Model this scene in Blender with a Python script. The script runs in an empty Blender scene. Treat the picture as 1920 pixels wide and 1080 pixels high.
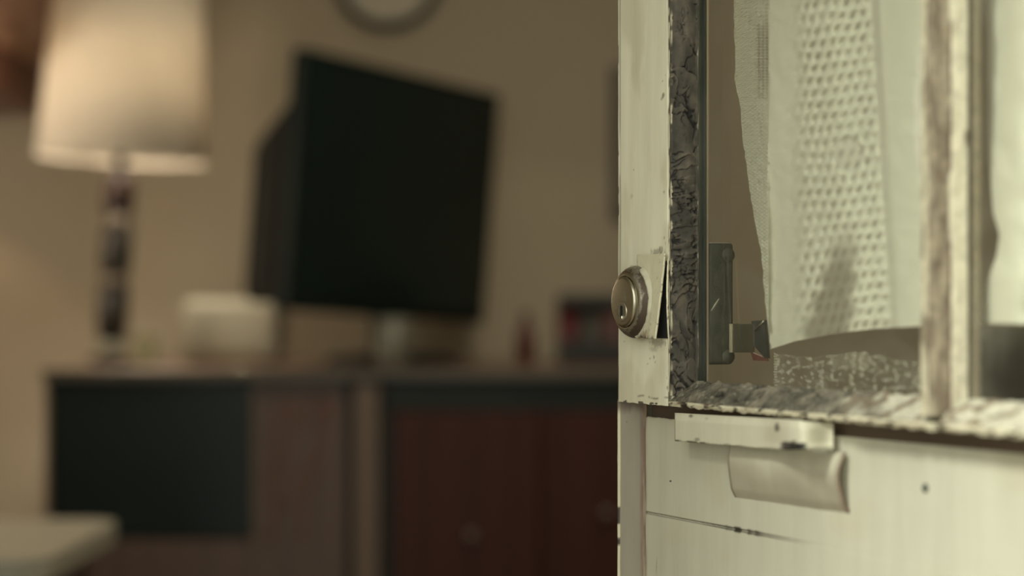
import bpy, bmesh, math, random
from math import sin, cos, pi, radians, sqrt, exp
from mathutils import Vector, noise

S = bpy.context.scene
COL = S.collection
random.seed(7)

# ------------------------------------------------------------------ camera, sky, sun, exposure
CZ = 1.0                 # lens height
FP = 3855.0              # focal length in pixels of a 1920 px wide frame (50 mm on a 24.9 mm wide sensor)
HY = 580.0               # row of the horizon
cam_d = bpy.data.cameras.new('camera')
cam = bpy.data.objects.new('camera', cam_d)
COL.objects.link(cam)
cam.location = (0, 0, CZ)
cam.rotation_euler = (pi / 2, 0, 0)
cam_d.sensor_width = 24.9
cam_d.lens = 50
cam_d.shift_y = (HY - 540) / 1920
cam_d.clip_start = 0.02
cam_d.dof.use_dof = True
cam_d.dof.focus_distance = 1.165
cam_d.dof.aperture_fstop = 2.7
S.camera = cam

world = bpy.data.worlds.new('overcast_sky')
S.world = world
world.use_nodes = True
bg = world.node_tree.nodes['Background']
bg.inputs['Color'].default_value = (0.98, 1.0, 0.87, 1)
bg.inputs['Strength'].default_value = 1.62

sun_d = bpy.data.lights.new('hazy_sun', 'SUN')
sun_d.energy = 2.3
sun_d.color = (0.98, 1.0, 0.88)
sun_d.angle = radians(11)
sun = bpy.data.objects.new('hazy_sun', sun_d)
COL.objects.link(sun)
sun.rotation_euler = Vector((-0.81 * 0.743, -0.586 * 0.743, 0.669)).to_track_quat('Z', 'Y').to_euler()
sun.location = (-2, -2.5, 3)

S.view_settings.view_transform = 'Standard'
S.view_settings.look = 'None'
S.view_settings.gamma = 1
S.view_settings.use_curve_mapping = False
S.view_settings.exposure = 0.35
S.cycles.use_denoising = True
S.cycles.max_bounces = 10
S.cycles.transparent_max_bounces = 24
S.cycles.sample_clamp_indirect = 4


# ------------------------------------------------------------------ helpers
def at(px, py, d):
    """point at distance d in front of the lens plane"""
    return Vector(((px - 960) / FP * d, d, CZ - (py - HY) / FP * d))


def tag(o, label=None, cat=None, group=None, kind=None):
    if label: o['label'] = label
    if cat: o['category'] = cat
    if group: o['group'] = group
    if kind: o['kind'] = kind
    return o


def empty(name, loc=(0, 0, 0), rz=0, label=None, cat=None, group=None, kind=None):
    o = bpy.data.objects.new(name, None)
    COL.objects.link(o)
    o.location = loc
    o.rotation_euler = (0, 0, rz)
    o.empty_display_size = 0.05
    return tag(o, label, cat, group, kind)


def link(name, bm, mat, parent=None, smooth=False, label=None):
    me = bpy.data.meshes.new(name)
    bm.to_mesh(me)
    bm.free()
    return link_mesh(name, me, mat, parent, smooth, label)


def link_mesh(name, me, mat, parent=None, smooth=False, label=None):
    if mat: me.materials.append(mat)
    if smooth:
        me.polygons.foreach_set('use_smooth', [True] * len(me.polygons))
    o = bpy.data.objects.new(name, me)
    COL.objects.link(o)
    if parent: o.parent = parent
    if label: o['label'] = label
    return o


def add_box(bm, x0, x1, y0, y1, z0, z1, bev=0.0, seg=2):
    vs = [bm.verts.new((x, y, z)) for x in (x0, x1) for y in (y0, y1) for z in (z0, z1)]
    f = [(0, 1, 3, 2), (4, 6, 7, 5), (0, 4, 5, 1), (2, 3, 7, 6), (0, 2, 6, 4), (1, 5, 7, 3)]
    fs = [bm.faces.new([vs[i] for i in q]) for q in f]
    if bev > 0:
        es = list({e for q in fs for e in q.edges})
        bmesh.ops.bevel(bm, geom=es, offset=bev, segments=seg, affect='EDGES', profile=0.5)
    return bm


def box(x0, x1, y0, y1, z0, z1, bev=0.0, seg=2):
    return add_box(bmesh.new(), x0, x1, y0, y1, z0, z1, bev, seg)


def lathe(prof, n=32, closed=True, axis='Z'):
    """surface of revolution from [(r, h), ...]"""
    bm = bmesh.new()
    rings = []
    for r, h in prof:
        ring = []
        if r < 1e-6:
            p = (0, 0, h) if axis == 'Z' else (0, -h, 0)
            ring = [bm.verts.new(p)]
        else:
            for k in range(n):
                a = 2 * pi * k / n
                p = (r * cos(a), r * sin(a), h) if axis == 'Z' else (r * cos(a), -h, r * sin(a))
                ring.append(bm.verts.new(p))
        rings.append(ring)
    for A, B in zip(rings, rings[1:]):
        if len(A) == 1 and len(B) == 1: continue
        for k in range(n):
            k2 = (k + 1) % n
            if len(A) == 1: bm.faces.new((A[0], B[k2], B[k]))
            elif len(B) == 1: bm.faces.new((A[k], A[k2], B[0]))
            else: bm.faces.new((A[k], A[k2], B[k2], B[k]))
    bmesh.ops.recalc_face_normals(bm, faces=bm.faces)
    return bm


def shift(bm, v):
    bmesh.ops.translate(bm, verts=bm.verts, vec=v)
    return bm


def tube(pts, r, n=10, taper=None):
    bm = bmesh.new()
    rings = []
    pts = [Vector(p) for p in pts]
    for i, p in enumerate(pts):
        t = (pts[min(i + 1, len(pts) - 1)] - pts[max(i - 1, 0)]).normalized()
        a = t.orthogonal().normalized()
        b = t.cross(a)
        rr = r if taper is None else r * taper[i]
        rings.append([bm.verts.new(p + (a * cos(2 * pi * k / n) + b * sin(2 * pi * k / n)) * rr) for k in range(n)])
    for A, B in zip(rings, rings[1:]):
        for k in range(n):
            bm.faces.new((A[k], A[(k + 1) % n], B[(k + 1) % n], B[k]))
    bm.faces.new(rings[0][::-1])
    bm.faces.new(rings[-1])
    bmesh.ops.recalc_face_normals(bm, faces=bm.faces)
    return bm


def solidify(o, t, off=1.0):
    m = o.modifiers.new('thickness', 'SOLIDIFY')
    m.thickness = t
    m.offset = off
    return o


# ------------------------------------------------------------------ materials
def new_mat(name):
    m = bpy.data.materials.new(name)
    m.use_nodes = True
    nt = m.node_tree
    return m, nt, nt.nodes['Principled BSDF']


def N(nt, kind, **kw):
    n = nt.nodes.new(kind)
    for k, v in kw.items():
        if k in n.inputs: n.inputs[k].default_value = v
        else: setattr(n, k, v)
    return n


def simple(name, col, rough=0.6, var=0.15, scale=12.0, metal=0.0, bump=0.05, spec=0.5, stretch=(1, 1, 1), coat=0.0):
    """colour with a mottled procedural variation and fine relief"""
    m, nt, b = new_mat(name)
    tc = N(nt, 'ShaderNodeTexCoord')
    mp = N(nt, 'ShaderNodeMapping')
    mp.inputs['Scale'].default_value = stretch
    nz = N(nt, 'ShaderNodeTexNoise', Scale=scale, Detail=5.0, Roughness=0.6)
    rp = N(nt, 'ShaderNodeValToRGB')
    rp.color_ramp.elements[0].position = 0.3
    rp.color_ramp.elements[1].position = 0.7
    lo = [max(0, c * (1 - var)) for c in col]
    hi = [c * (1 + var) for c in col]
    rp.color_ramp.elements[0].color = (*lo, 1)
    rp.color_ramp.elements[1].color = (*hi, 1)
    nt.links.new(tc.outputs['Object'], mp.inputs['Vector'])
    nt.links.new(mp.outputs['Vector'], nz.inputs['Vector'])
    nt.links.new(nz.outputs['Fac'], rp.inputs['Fac'])
    nt.links.new(rp.outputs['Color'], b.inputs['Base Color'])
    b.inputs['Roughness'].default_value = rough
    b.inputs['Metallic'].default_value = metal
    b.inputs['Specular IOR Level'].default_value = spec
    b.inputs['Coat Weight'].default_value = coat
    if bump:
        n2 = N(nt, 'ShaderNodeTexNoise', Scale=scale * 8, Detail=4.0)
        bp = N(nt, 'ShaderNodeBump', Strength=bump, Distance=0.002)
        nt.links.new(mp.outputs['Vector'], n2.inputs['Vector'])
        nt.links.new(n2.outputs['Fac'], bp.inputs['Height'])
        nt.links.new(bp.outputs['Normal'], b.inputs['Normal'])
    return m


def attr_mat(name, rough=0.6, scale=90.0, var=0.12, bump=0.25, stretch=(1, 1, 1), dist=0.0006, spec=0.4):
    """colour carried by the surface itself (attribute 'col') times fine grain"""
    m, nt, b = new_mat(name)
    at_ = N(nt, 'ShaderNodeAttribute', attribute_name='col')
    tc = N(nt, 'ShaderNodeTexCoord')
    mp = N(nt, 'ShaderNodeMapping')
    mp.inputs['Scale'].default_value = stretch
    nz = N(nt, 'ShaderNodeTexNoise', Scale=scale, Detail=6.0, Roughness=0.65)
    mr = N(nt, 'ShaderNodeMapRange')
    mr.inputs['From Min'].default_value = 0.3
    mr.inputs['From Max'].default_value = 0.7
    mr.inputs['To Min'].default_value = 1 - var
    mr.inputs['To Max'].default_value = 1 + var
    mx = N(nt, 'ShaderNodeMix', data_type='RGBA', blend_type='MULTIPLY')
    mx.inputs[0].default_value = 1.0
    bp = N(nt, 'ShaderNodeBump', Strength=bump, Distance=dist)
    L = nt.links.new
    L(tc.outputs['Object'], mp.inputs['Vector'])
    L(mp.outputs['Vector'], nz.inputs['Vector'])
    L(nz.outputs['Fac'], mr.inputs['Value'])
    L(at_.outputs['Color'], mx.inputs[6])
    L(mr.outputs['Result'], mx.inputs[7])
    L(mx.outputs[2], b.inputs['Base Color'])
    L(nz.outputs['Fac'], bp.inputs['Height'])
    L(bp.outputs['Normal'], b.inputs['Normal'])
    b.inputs['Roughness'].default_value = rough
    b.inputs['Specular IOR Level'].default_value = spec
    return m


def wood_mat(name, c0, c1, rough=0.35, scale=6.0, stretch=(1, 1, 0.08), spec=0.5, coat=0.0):
    m, nt, b = new_mat(name)
    tc = N(nt, 'ShaderNodeTexCoord')
    mp = N(nt, 'ShaderNodeMapping')
    mp.inputs['Scale'].default_value = stretch
    wv = N(nt, 'ShaderNodeTexWave', Scale=scale, Distortion=6.0, Detail=3.0)
    wv.inputs['Detail Scale'].default_value = 1.62
    rp = N(nt, 'ShaderNodeValToRGB')
    rp.color_ramp.elements[0].color = (*c0, 1)
    rp.color_ramp.elements[1].color = (*c1, 1)
    L = nt.links.new
    L(tc.outputs['Object'], mp.inputs['Vector'])
    L(mp.outputs['Vector'], wv.inputs['Vector'])
    L(wv.outputs['Fac'], rp.inputs['Fac'])
    L(rp.outputs['Color'], b.inputs['Base Color'])
    b.inputs['Roughness'].default_value = rough
    b.inputs['Specular IOR Level'].default_value = spec
    b.inputs['Coat Weight'].default_value = coat
    return m


def glass_mat(name, tint=(0.93, 0.95, 0.90), grime=0.02, grime_col=(0.6, 0.58, 0.5)):
    """clear sheet glass: see-through plus mirror by angle, with a film of grime"""
    m, nt, b = new_mat(name)
    nt.nodes.remove(b)
    out = nt.nodes['Material Output']
    tr = N(nt, 'ShaderNodeBsdfTransparent')
    tr.inputs['Color'].default_value = (*tint, 1)
    gl = N(nt, 'ShaderNodeBsdfGlossy', Roughness=0.015)
    df = N(nt, 'ShaderNodeBsdfDiffuse')
    df.inputs['Color'].default_value = (*grime_col, 1)
    lw = N(nt, 'ShaderNodeLayerWeight', Blend=0.5)
    pw = N(nt, 'ShaderNodeMath', operation='POWER')
    pw.inputs[1].default_value = 5.0
    fr = N(nt, 'ShaderNodeMath', operation='MULTIPLY_ADD')
    fr.inputs[1].default_value = 0.95
    fr.inputs[2].default_value = 0.04
    nt.links.new(lw.outputs['Facing'], pw.inputs[0])
    nt.links.new(pw.outputs[0], fr.inputs[0])
    m1 = N(nt, 'ShaderNodeMixShader')
    m2 = N(nt, 'ShaderNodeMixShader')
    tc = N(nt, 'ShaderNodeTexCoord')
    nz = N(nt, 'ShaderNodeTexNoise', Scale=28.0, Detail=6.0, Roughness=0.7)
    mr = N(nt, 'ShaderNodeMapRange')
    mr.inputs['From Min'].default_value = 0.45
    mr.inputs['From Max'].default_value = 0.8
    mr.inputs['To Min'].default_value = grime * 0.5
    mr.inputs['To Max'].default_value = grime * 5
    L = nt.links.new
    L(fr.outputs[0], m1.inputs[0])
    L(tr.outputs[0], m1.inputs[1])
    L(gl.outputs[0], m1.inputs[2])
    L(tc.outputs['Object'], nz.inputs['Vector'])
    L(nz.outputs['Fac'], mr.inputs['Value'])
    L(mr.outputs['Result'], m2.inputs[0])
    L(m1.outputs[0], m2.inputs[1])
    L(df.outputs[0], m2.inputs[2])
    L(m2.outputs[0], out.inputs['Surface'])
    return m


def cloth_mat(name, col, transl=0.45):
    """open-weave cloth: attribute 'cover' says how closely the threads stand"""
    m, nt, b = new_mat(name)
    nt.nodes.remove(b)
    out = nt.nodes['Material Output']
    df = N(nt, 'ShaderNodeBsdfDiffuse')
    tl = N(nt, 'ShaderNodeBsdfTranslucent')
    df.inputs['Color'].default_value = (*col, 1)
    tl.inputs['Color'].default_value = (*col, 1)
    tr = N(nt, 'ShaderNodeBsdfTransparent')
    a = N(nt, 'ShaderNodeAttribute', attribute_name='cover')
    m1 = N(nt, 'ShaderNodeMixShader')
    m1.inputs[0].default_value = transl
    m2 = N(nt, 'ShaderNodeMixShader')
    uv = N(nt, 'ShaderNodeTexCoord')
    wv = N(nt, 'ShaderNodeTexWave', Scale=420.0, Distortion=1.5, bands_direction='Z')
    nz = N(nt, 'ShaderNodeTexNoise', Scale=500.0, Detail=3.0)
    add = N(nt, 'ShaderNodeMath', operation='ADD')
    bp = N(nt, 'ShaderNodeBump', Strength=0.5, Distance=0.0005)
    L = nt.links.new
    L(uv.outputs['Object'], wv.inputs['Vector'])
    L(uv.outputs['Object'], nz.inputs['Vector'])
    L(wv.outputs['Fac'], add.inputs[0])
    L(nz.outputs['Fac'], add.inputs[1])
    L(add.outputs[0], bp.inputs['Height'])
    L(bp.outputs['Normal'], df.inputs['Normal'])
    L(df.outputs[0], m1.inputs[1])
    L(tl.outputs[0], m1.inputs[2])
    L(a.outputs['Fac'], m2.inputs[0])
    L(tr.outputs[0], m2.inputs[1])
    L(m1.outputs[0], m2.inputs[2])
    L(m2.outputs[0], out.inputs['Surface'])
    return m


def glow(name, col, strength):
    m, nt, b = new_mat(name)
    b.inputs['Emission Color'].default_value = (*col, 1)
    b.inputs['Emission Strength'].default_value = strength
    b.inputs['Base Color'].default_value = (*col, 1)
    return m


CREAM = (0.84, 0.81, 0.63)
BARE = (0.085, 0.055, 0.035)      # bare weathered timber
M = {}
M['paint'] = attr_mat('old_cream_paint', 0.5, 60, 0.07, 0.18, (1, 1, 0.12))
M['putty'] = attr_mat('dried_putty', 0.7, 260, 0.25, 0.45, (1, 1, 1), 0.0005)
M['cream'] = simple('plain_cream_paint', CREAM, 0.5, 0.05, 14, stretch=(1, 1, 0.2))
M['bare'] = simple('bare_dark_timber', (0.045, 0.05, 0.04), 0.8, 0.5, 60, stretch=(1, 1, 0.15))
M['timber'] = simple('brown_gap_shade', (0.15, 0.105, 0.075), 0.85, 0.3, 40, stretch=(.1, 1, 1))
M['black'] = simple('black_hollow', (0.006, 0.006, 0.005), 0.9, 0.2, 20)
M['glass'] = glass_mat('window_glass', (0.985, 0.99, 0.965), 0.012)
M['nickel'] = None
M['lock_case'] = simple('grey_green_enamel', (0.068, 0.067, 0.05), 0.55, 0.35, 120, bump=0.15)
M['chrome'] = simple('bright_steel', (0.52, 0.48, 0.40), 0.34, 0.08, 60, metal=1.0, bump=0.02)
M['snib_dark'] = simple('dark_steel', (0.05, 0.055, 0.05), 0.4, 0.4, 150, metal=0.3)
M['snib_red'] = simple('red_brown_lacquer', (0.16, 0.055, 0.04), 0.5, 0.2, 60)
M['lace'] = cloth_mat('cream_cotton_lace', (0.90, 0.885, 0.76), 0.12)
M['wall'] = simple('tan_wall_paint', (0.40, 0.345, 0.25), 0.8, 0.03, 2.5, bump=0.04)
M['ceiling'] = simple('ceiling_paint', (0.6, 0.55, 0.42), 0.85, 0.03, 3)
M['floor'] = wood_mat('brown_floorboards', (0.10, 0.06, 0.035), (0.16, 0.10, 0.06), 0.5, 5, (1, 0.08, 1))
M['ground'] = simple('outside_paving', (0.20, 0.19, 0.16), 0.9, 0.15, 5)
M['top_wood'] = wood_mat('sideboard_top_wood', (0.105, 0.062, 0.040), (0.15, 0.09, 0.058), 0.32, 5, (0.1, 1, 1))
M['edge_wood'] = wood_mat('sideboard_edge_wood', (0.05, 0.043, 0.028), (0.07, 0.06, 0.04), 0.4, 5, (0.1, 1, 1))
M['wood'] = wood_mat('brown_veneer', (0.085, 0.050, 0.034), (0.10, 0.058, 0.040), 0.45, 5, (1, 1, 0.1))
M['post'] = wood_mat('pale_brown_veneer', (0.12, 0.078, 0.05), (0.155, 0.10, 0.066), 0.45, 5, (1, 1, 0.1))
M['red_wood'] = wood_mat('red_brown_lacquer_wood', (0.046, 0.0125, 0.008), (0.055, 0.015, 0.0095), 0.42, 4, (1, 1, 0.1), spec=0.18)
M['red_pale'] = wood_mat('red_brown_wood', (0.40, 0.235, 0.17), (0.45, 0.27, 0.20), 0.5, 4, (1, 0.1, 1))
M['red_rail'] = wood_mat('dark_red_wood', (0.13, 0.045, 0.03), (0.16, 0.058, 0.038), 0.4, 4, (1, 0.1, 1))
M['dark_green'] = simple('dark_apron_lacquer', (0.014, 0.018, 0.013), 0.45, 0.2, 8, spec=0.25)
M['black_glass'] = simple('smoked_black_glass', (0.005, 0.012, 0.010), 0.3, 0.15, 6, bump=0.0, spec=0.25)
M['tv_black'] = simple('black_tv_plastic', (0.005, 0.011, 0.009), 0.6, 0.2, 20, spec=0.2)
M['tv_screen'] = simple('dark_green_black_screen', (0.004, 0.013, 0.0115), 0.28, 0.1, 4, bump=0.0, spec=0.45)
M['tv_back'] = simple('dark_olive_plastic', (0.014, 0.014, 0.010), 0.7, 0.2, 20, spec=0.2)
M['lamp_wood'] = simple('dark_turned_wood', (0.026, 0.022, 0.016), 0.45, 0.25, 30)
M['lamp_red'] = simple('dark_red_turned_wood', (0.030, 0.013, 0.010), 0.5, 0.25, 30)
M['knob'] = simple('polished_steel', (0.7, 0.68, 0.58), 0.12, 0.03, 30, metal=1.0, bump=0.0)
M['dull_knob'] = simple('tarnished_knob', (0.20, 0.18, 0.14), 0.45, 0.1, 40, metal=0.6)
M['off_white'] = simple('cream_plastic', (0.45, 0.43, 0.32), 0.5, 0.05, 8)
M['dull_white'] = simple('pale_glaze', (0.15, 0.145, 0.11), 0.4, 0.06, 8)
M['bottle_red'] = simple('dark_red_glass', (0.09, 0.012, 0.010), 0.3, 0.15, 30)
M['red_tin'] = simple('red_tin', (0.13, 0.012, 0.015), 0.4, 0.12, 30)
M['pink_tin'] = simple('dull_pink_card', (0.13, 0.065, 0.052), 0.6, 0.1, 20)
M['grey_tin'] = simple('grey_green_tin', (0.095, 0.095, 0.075), 0.5, 0.1, 20)
M['rack_dark'] = simple('dark_rack_paint', (0.022, 0.023, 0.018), 0.5, 0.15, 20)
M['table_white'] = simple('cream_laminate', (0.36, 0.34, 0.26), 0.4, 0.04, 10)
M['chair_cloth'] = simple('dark_grey_upholstery', (0.065, 0.068, 0.05), 0.9, 0.15, 90, bump=0.3)
M['frame_dark'] = simple('dark_picture_frame', (0.03, 0.02, 0.014), 0.4, 0.2, 30)
M['print'] = simple('faded_print', (0.2, 0.15, 0.1), 0.7, 0.4, 6)
M['clock_face'] = simple('cream_dial', (0.5, 0.46, 0.36), 0.6, 0.05, 20)
M['bulb'] = glow('lit_bulb', (1.0, 0.75, 0.45), 6)

# the weathered nickel of the lock: brown patina eats into the side towards the glass
def nickel():
    m, nt, b = new_mat('worn_nickel')
    at_ = N(nt, 'ShaderNodeAttribute', attribute_name='patina')
    tc = N(nt, 'ShaderNodeTexCoord')
    nz = N(nt, 'ShaderNodeTexNoise', Scale=220.0, Detail=6.0, Roughness=0.7)
    add = N(nt, 'ShaderNodeMath', operation='ADD')
    rp = N(nt, 'ShaderNodeValToRGB')
    rp.color_ramp.elements[0].position = 0.62
    rp.color_ramp.elements[1].position = 0.95
    mx = N(nt, 'ShaderNodeMix', data_type='RGBA')
    mx.inputs[6].default_value = (0.50, 0.47, 0.37, 1)
    mx.inputs[7].default_value = (0.075, 0.052, 0.036, 1)
    mm = N(nt, 'ShaderNodeMapRange')
    mm.inputs['To Min'].default_value = 1.0
    mm.inputs['To Max'].default_value = 0.25
    mr = N(nt, 'ShaderNodeMapRange')
    mr.inputs['To Min'].default_value = 0.3
    mr.inputs['To Max'].default_value = 0.55
    bp = N(nt, 'ShaderNodeBump', Strength=0.12, Distance=0.0004)
    L = nt.links.new
    L(tc.outputs['Object'], nz.inputs['Vector'])
    L(nz.outputs['Fac'], add.inputs[0])
    L(at_.outputs['Fac'], add.inputs[1])
    L(add.outputs[0], rp.inputs['Fac'])
    L(rp.outputs['Color'], mx.inputs[0])
    L(mx.outputs[2], b.inputs['Base Color'])
    L(rp.outputs['Color'], mm.inputs['Value'])
    L(mm.outputs['Result'], b.inputs['Metallic'])
    L(rp.outputs['Color'], mr.inputs['Value'])
    L(mr.outputs['Result'], b.inputs['Roughness'])
    L(nz.outputs['Fac'], bp.inputs['Height'])
    L(bp.outputs['Normal'], b.inputs['Normal'])
    return m
M['nickel'] = nickel()

# lamp shade: thin cloth that lets the bulb through
def shade_mat():
    m, nt, b = new_mat('cream_lampshade_cloth')
    nt.nodes.remove(b)
    out = nt.nodes['Material Output']
    df = N(nt, 'ShaderNodeBsdfDiffuse')
    df.inputs['Color'].default_value = (0.78, 0.72, 0.60, 1)
    tl = N(nt, 'ShaderNodeBsdfTranslucent')
    tl.inputs['Color'].default_value = (0.80, 0.73, 0.61, 1)
    mx = N(nt, 'ShaderNodeMixShader')
    mx.inputs[0].default_value = 0.19
    tc = N(nt, 'ShaderNodeTexCoord')
    nz = N(nt, 'ShaderNodeTexNoise', Scale=300.0, Detail=2.0)
    bp = N(nt, 'ShaderNodeBump', Strength=0.1, Distance=0.001)
    L = nt.links.new
    L(tc.outputs['Object'], nz.inputs['Vector'])
    L(nz.outputs['Fac'], bp.inputs['Height'])
    L(bp.outputs['Normal'], df.inputs['Normal'])
    L(df.outputs[0], mx.inputs[1])
    L(tl.outputs[0], mx.inputs[2])
    L(mx.outputs[0], out.inputs['Surface'])
    return m
M['shade'] = shade_mat()

# ------------------------------------------------------------------ the room
YF0, YF1 = 0.226, 0.376          # outside and inside face of the front wall
YB = 4.75                        # back wall
XL, XR = -1.45, 2.2
ZC = 2.45
DX0, DX1, DZ = -0.96, 0.44, 2.32    # doorway


def struct(name, bm, mat, label=None):
    o = link(name, bm, mat)
    return tag(o, label, None, None, 'structure')


struct('floor', box(XL - .12, XR + .12, YF0, YB + .12, -0.08, 0), M['floor'], 'brown floorboards of the dim room')
struct('ceiling', box(XL - .12, XR + .12, YF0, YB + .12, ZC, ZC + .1), M['ceiling'], 'pale ceiling of the room')
struct('wall_back', box(XL, XR, YB, YB + .12, 0, ZC), M['wall'], 'tan painted wall behind the television')
struct('wall_left', box(XL - .12, XL, YF1, YB + .12, 0, ZC), M['wall'], 'tan painted wall at the side of the table lamp')
struct('wall_right', box(XR, XR + .12, YF1, YB + .12, 0, ZC), M['wall'], 'tan painted wall behind the dark armchair')
bm = bmesh.new()
add_box(bm, XL - .12, DX0, YF0, YF1, 0, ZC)
add_box(bm, DX1, XR + .12, YF0, YF1, 0, ZC)
add_box(bm, DX0, DX1, YF0, YF1, DZ, ZC)
struct('wall_front', bm, M['wall'], 'wall with the open doorway the camera looks through')
struct('baseboard_back', box(XL, XR, YB - .015, YB, 0, .09), M['cream'], 'cream baseboard along the tan back wall')
struct('ground', box(-8, 8, -10, YF0, -0.16, -0.06), M['ground'], 'paving outside the doorway')

# flush ceiling light, added out of view to brighten the room
cl = empty('added_ceiling_light', (0.2, 2.9, ZC), 0, 'round flush ceiling light added out of view to brighten the room', 'lamp')
link('rim', lathe([(0, 0), (.19, 0), (.19, -.03), (.175, -.035), (.175, -.01), (0, -.01)], 40), M['ceiling'], cl, True)
link('diffuser', lathe([(.174, -.028), (.15, -.045), (.08, -.058), (0, -.062)], 40), glow('fill_diffuser', (1.0, 0.80, 0.52), 2.0), cl, True)
cld = bpy.data.lights.new('ceiling_fill', 'AREA')
cld.shape = 'DISK'
cld.size = 0.3
cld.energy = 13
cld.color = (1.0, 0.90, 0.70)
clo = bpy.data.objects.new('ceiling_fill', cld)
COL.objects.link(clo)
clo.parent = cl
clo.location = (0, 0, -.07)

# ------------------------------------------------------------------ the glazed door
DX, DY, DA = 0.0613, 1.2, radians(65.5)      # free edge of the door and how it is turned
CA, SA = cos(DA), sin(DA)
DW = 0.905


def du(px, w):
    """distance along the door of a point w in front of its face, seen in column px"""
    X = (px - 960) / FP
    return (X * (DY - w * CA) - (DX - w * SA)) / (CA + X * SA)


def dv(py, u, w):
    return CZ - (py - HY) / FP * (DY - u * SA - w * CA)


def dpt(px, py, w):
    u = du(px, w)
    return Vector((u, -w, dv(py, u, w)))


door = empty('door_1', (DX, DY, 0), -DA, 'weathered cream door with glazed top standing open into the room', 'door', None, 'structure')


def smooth(a, b, x):
    t = min(1, max(0, (x - a) / (b - a)))
    return t * t * (3 - 2 * t)


def mixc(a, b, t):
    return tuple(a[i] + (b[i] - a[i]) * t for i in range(3))


def fr(x, y, z, o=4):
    return noise.fractal(Vector((x, y, z)), 1.0, 2.0, o)


def grid(name, ss, ts, pos, colr, mat, parent, extra=None, sm=True, attr='col', label=None):
    """a fine sheet: pos(s, t) gives the point, colr(s, t) the colour of the surface there"""
    ns, nt_ = len(ss), len(ts)
    vs, cs = [], []
    for t in ts:
        for s in ss:
            vs.append(pos(s, t))
            cs.append(colr(s, t))
    fs = []
    for j in range(nt_ - 1):
        for i in range(ns - 1):
            a = j * ns + i
            fs.append((a, a + 1, a + ns + 1, a + ns))
    nb = len(fs)
    if extra:
        for (x0, x1, y0, y1, z0, z1) in extra['boxes']:
            k = len(vs)
            for x in (x0, x1):
                for y in (y0, y1):
                    for z in (z0, z1):
                        vs.append((x, y, z))
                        cs.append(extra['col'])
            for q in ((0, 1, 3, 2), (4, 6, 7, 5), (0, 4, 5, 1), (2, 3, 7, 6), (0, 2, 6, 4), (1, 5, 7, 3)):
                fs.append(tuple(k + i for i in q))
    me = bpy.data.meshes.new(name)
    me.from_pydata([tuple(v) for v in vs], [], fs)
    if attr == 'col':
        ca = me.color_attributes.new('col', 'FLOAT_COLOR', 'POINT')
        flat = []
        for c in cs: flat += [c[0], c[1], c[2], 1]
        ca.data.foreach_set('color', flat)
    else:
        fa = me.attributes.new(attr, 'FLOAT', 'POINT')
        fa.data.foreach_set('value', cs)
    sm_ = [sm] * nb + [False] * (len(fs) - nb)
    me.polygons.foreach_set('use_smooth', sm_)
    me.update()
    return link_mesh(name, me, mat, parent, False, label)


def lin(a, b, n):
    return [a + (b - a) * i / (n - 1) for i in range(n)]


def joinl(*ls):
    out = []
    for l in ls:
        for x in l:
            if not out or abs(x - out[-1]) > 1e-7: out.append(x)
    return out


TH = 0.0228                       # thickness of the door
LIP = 0.9462                      # underside of the glazed upper half
SILL = 0.960                      # lower edge of the glass
TOPV = 1.86                       # upper edge of the glass
DTOP = 2.03
VIS = 1.205                       # everything above this is out of sight through the photograph's frame

# spots, scratches and chips on the lock stile: (px, py, half width, half height, darkness)
SPOTS = [(1243, 180, 2.2, 5, .75), (1240, 186, 1.5, 3, .6), (1245, 360, 1.4, 2.5, .6), (1184, 368, 3, 4, .25), (1232, 474, 11, 9, .5),
         (1226, 480, 5, 4, .5), (1240, 468, 4, 6, .5), (1197, 487, 3, 4, .4), (1184, 500, 2.5, 3, .35), (1226, 670, 1.6, 3, .6), (1228, 679, 1.4, 2.5, .6),
         (1219, 672, 1.2, 2, .4), (1214, 682, 1.3, 2, .35), (1233, 643, 14, 7, .45), (1251, 728, 2.0, 4, .6), (1226, 655, 8, 5, .3), (1170, 640, 2, 2, .4)]
SPOTS = [(du(a, 0), dv(b, du(a, 0), 0), c / FP * 1.15 / .46, d / FP * 1.15, e) for a, b, c, d, e in SPOTS]


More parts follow.
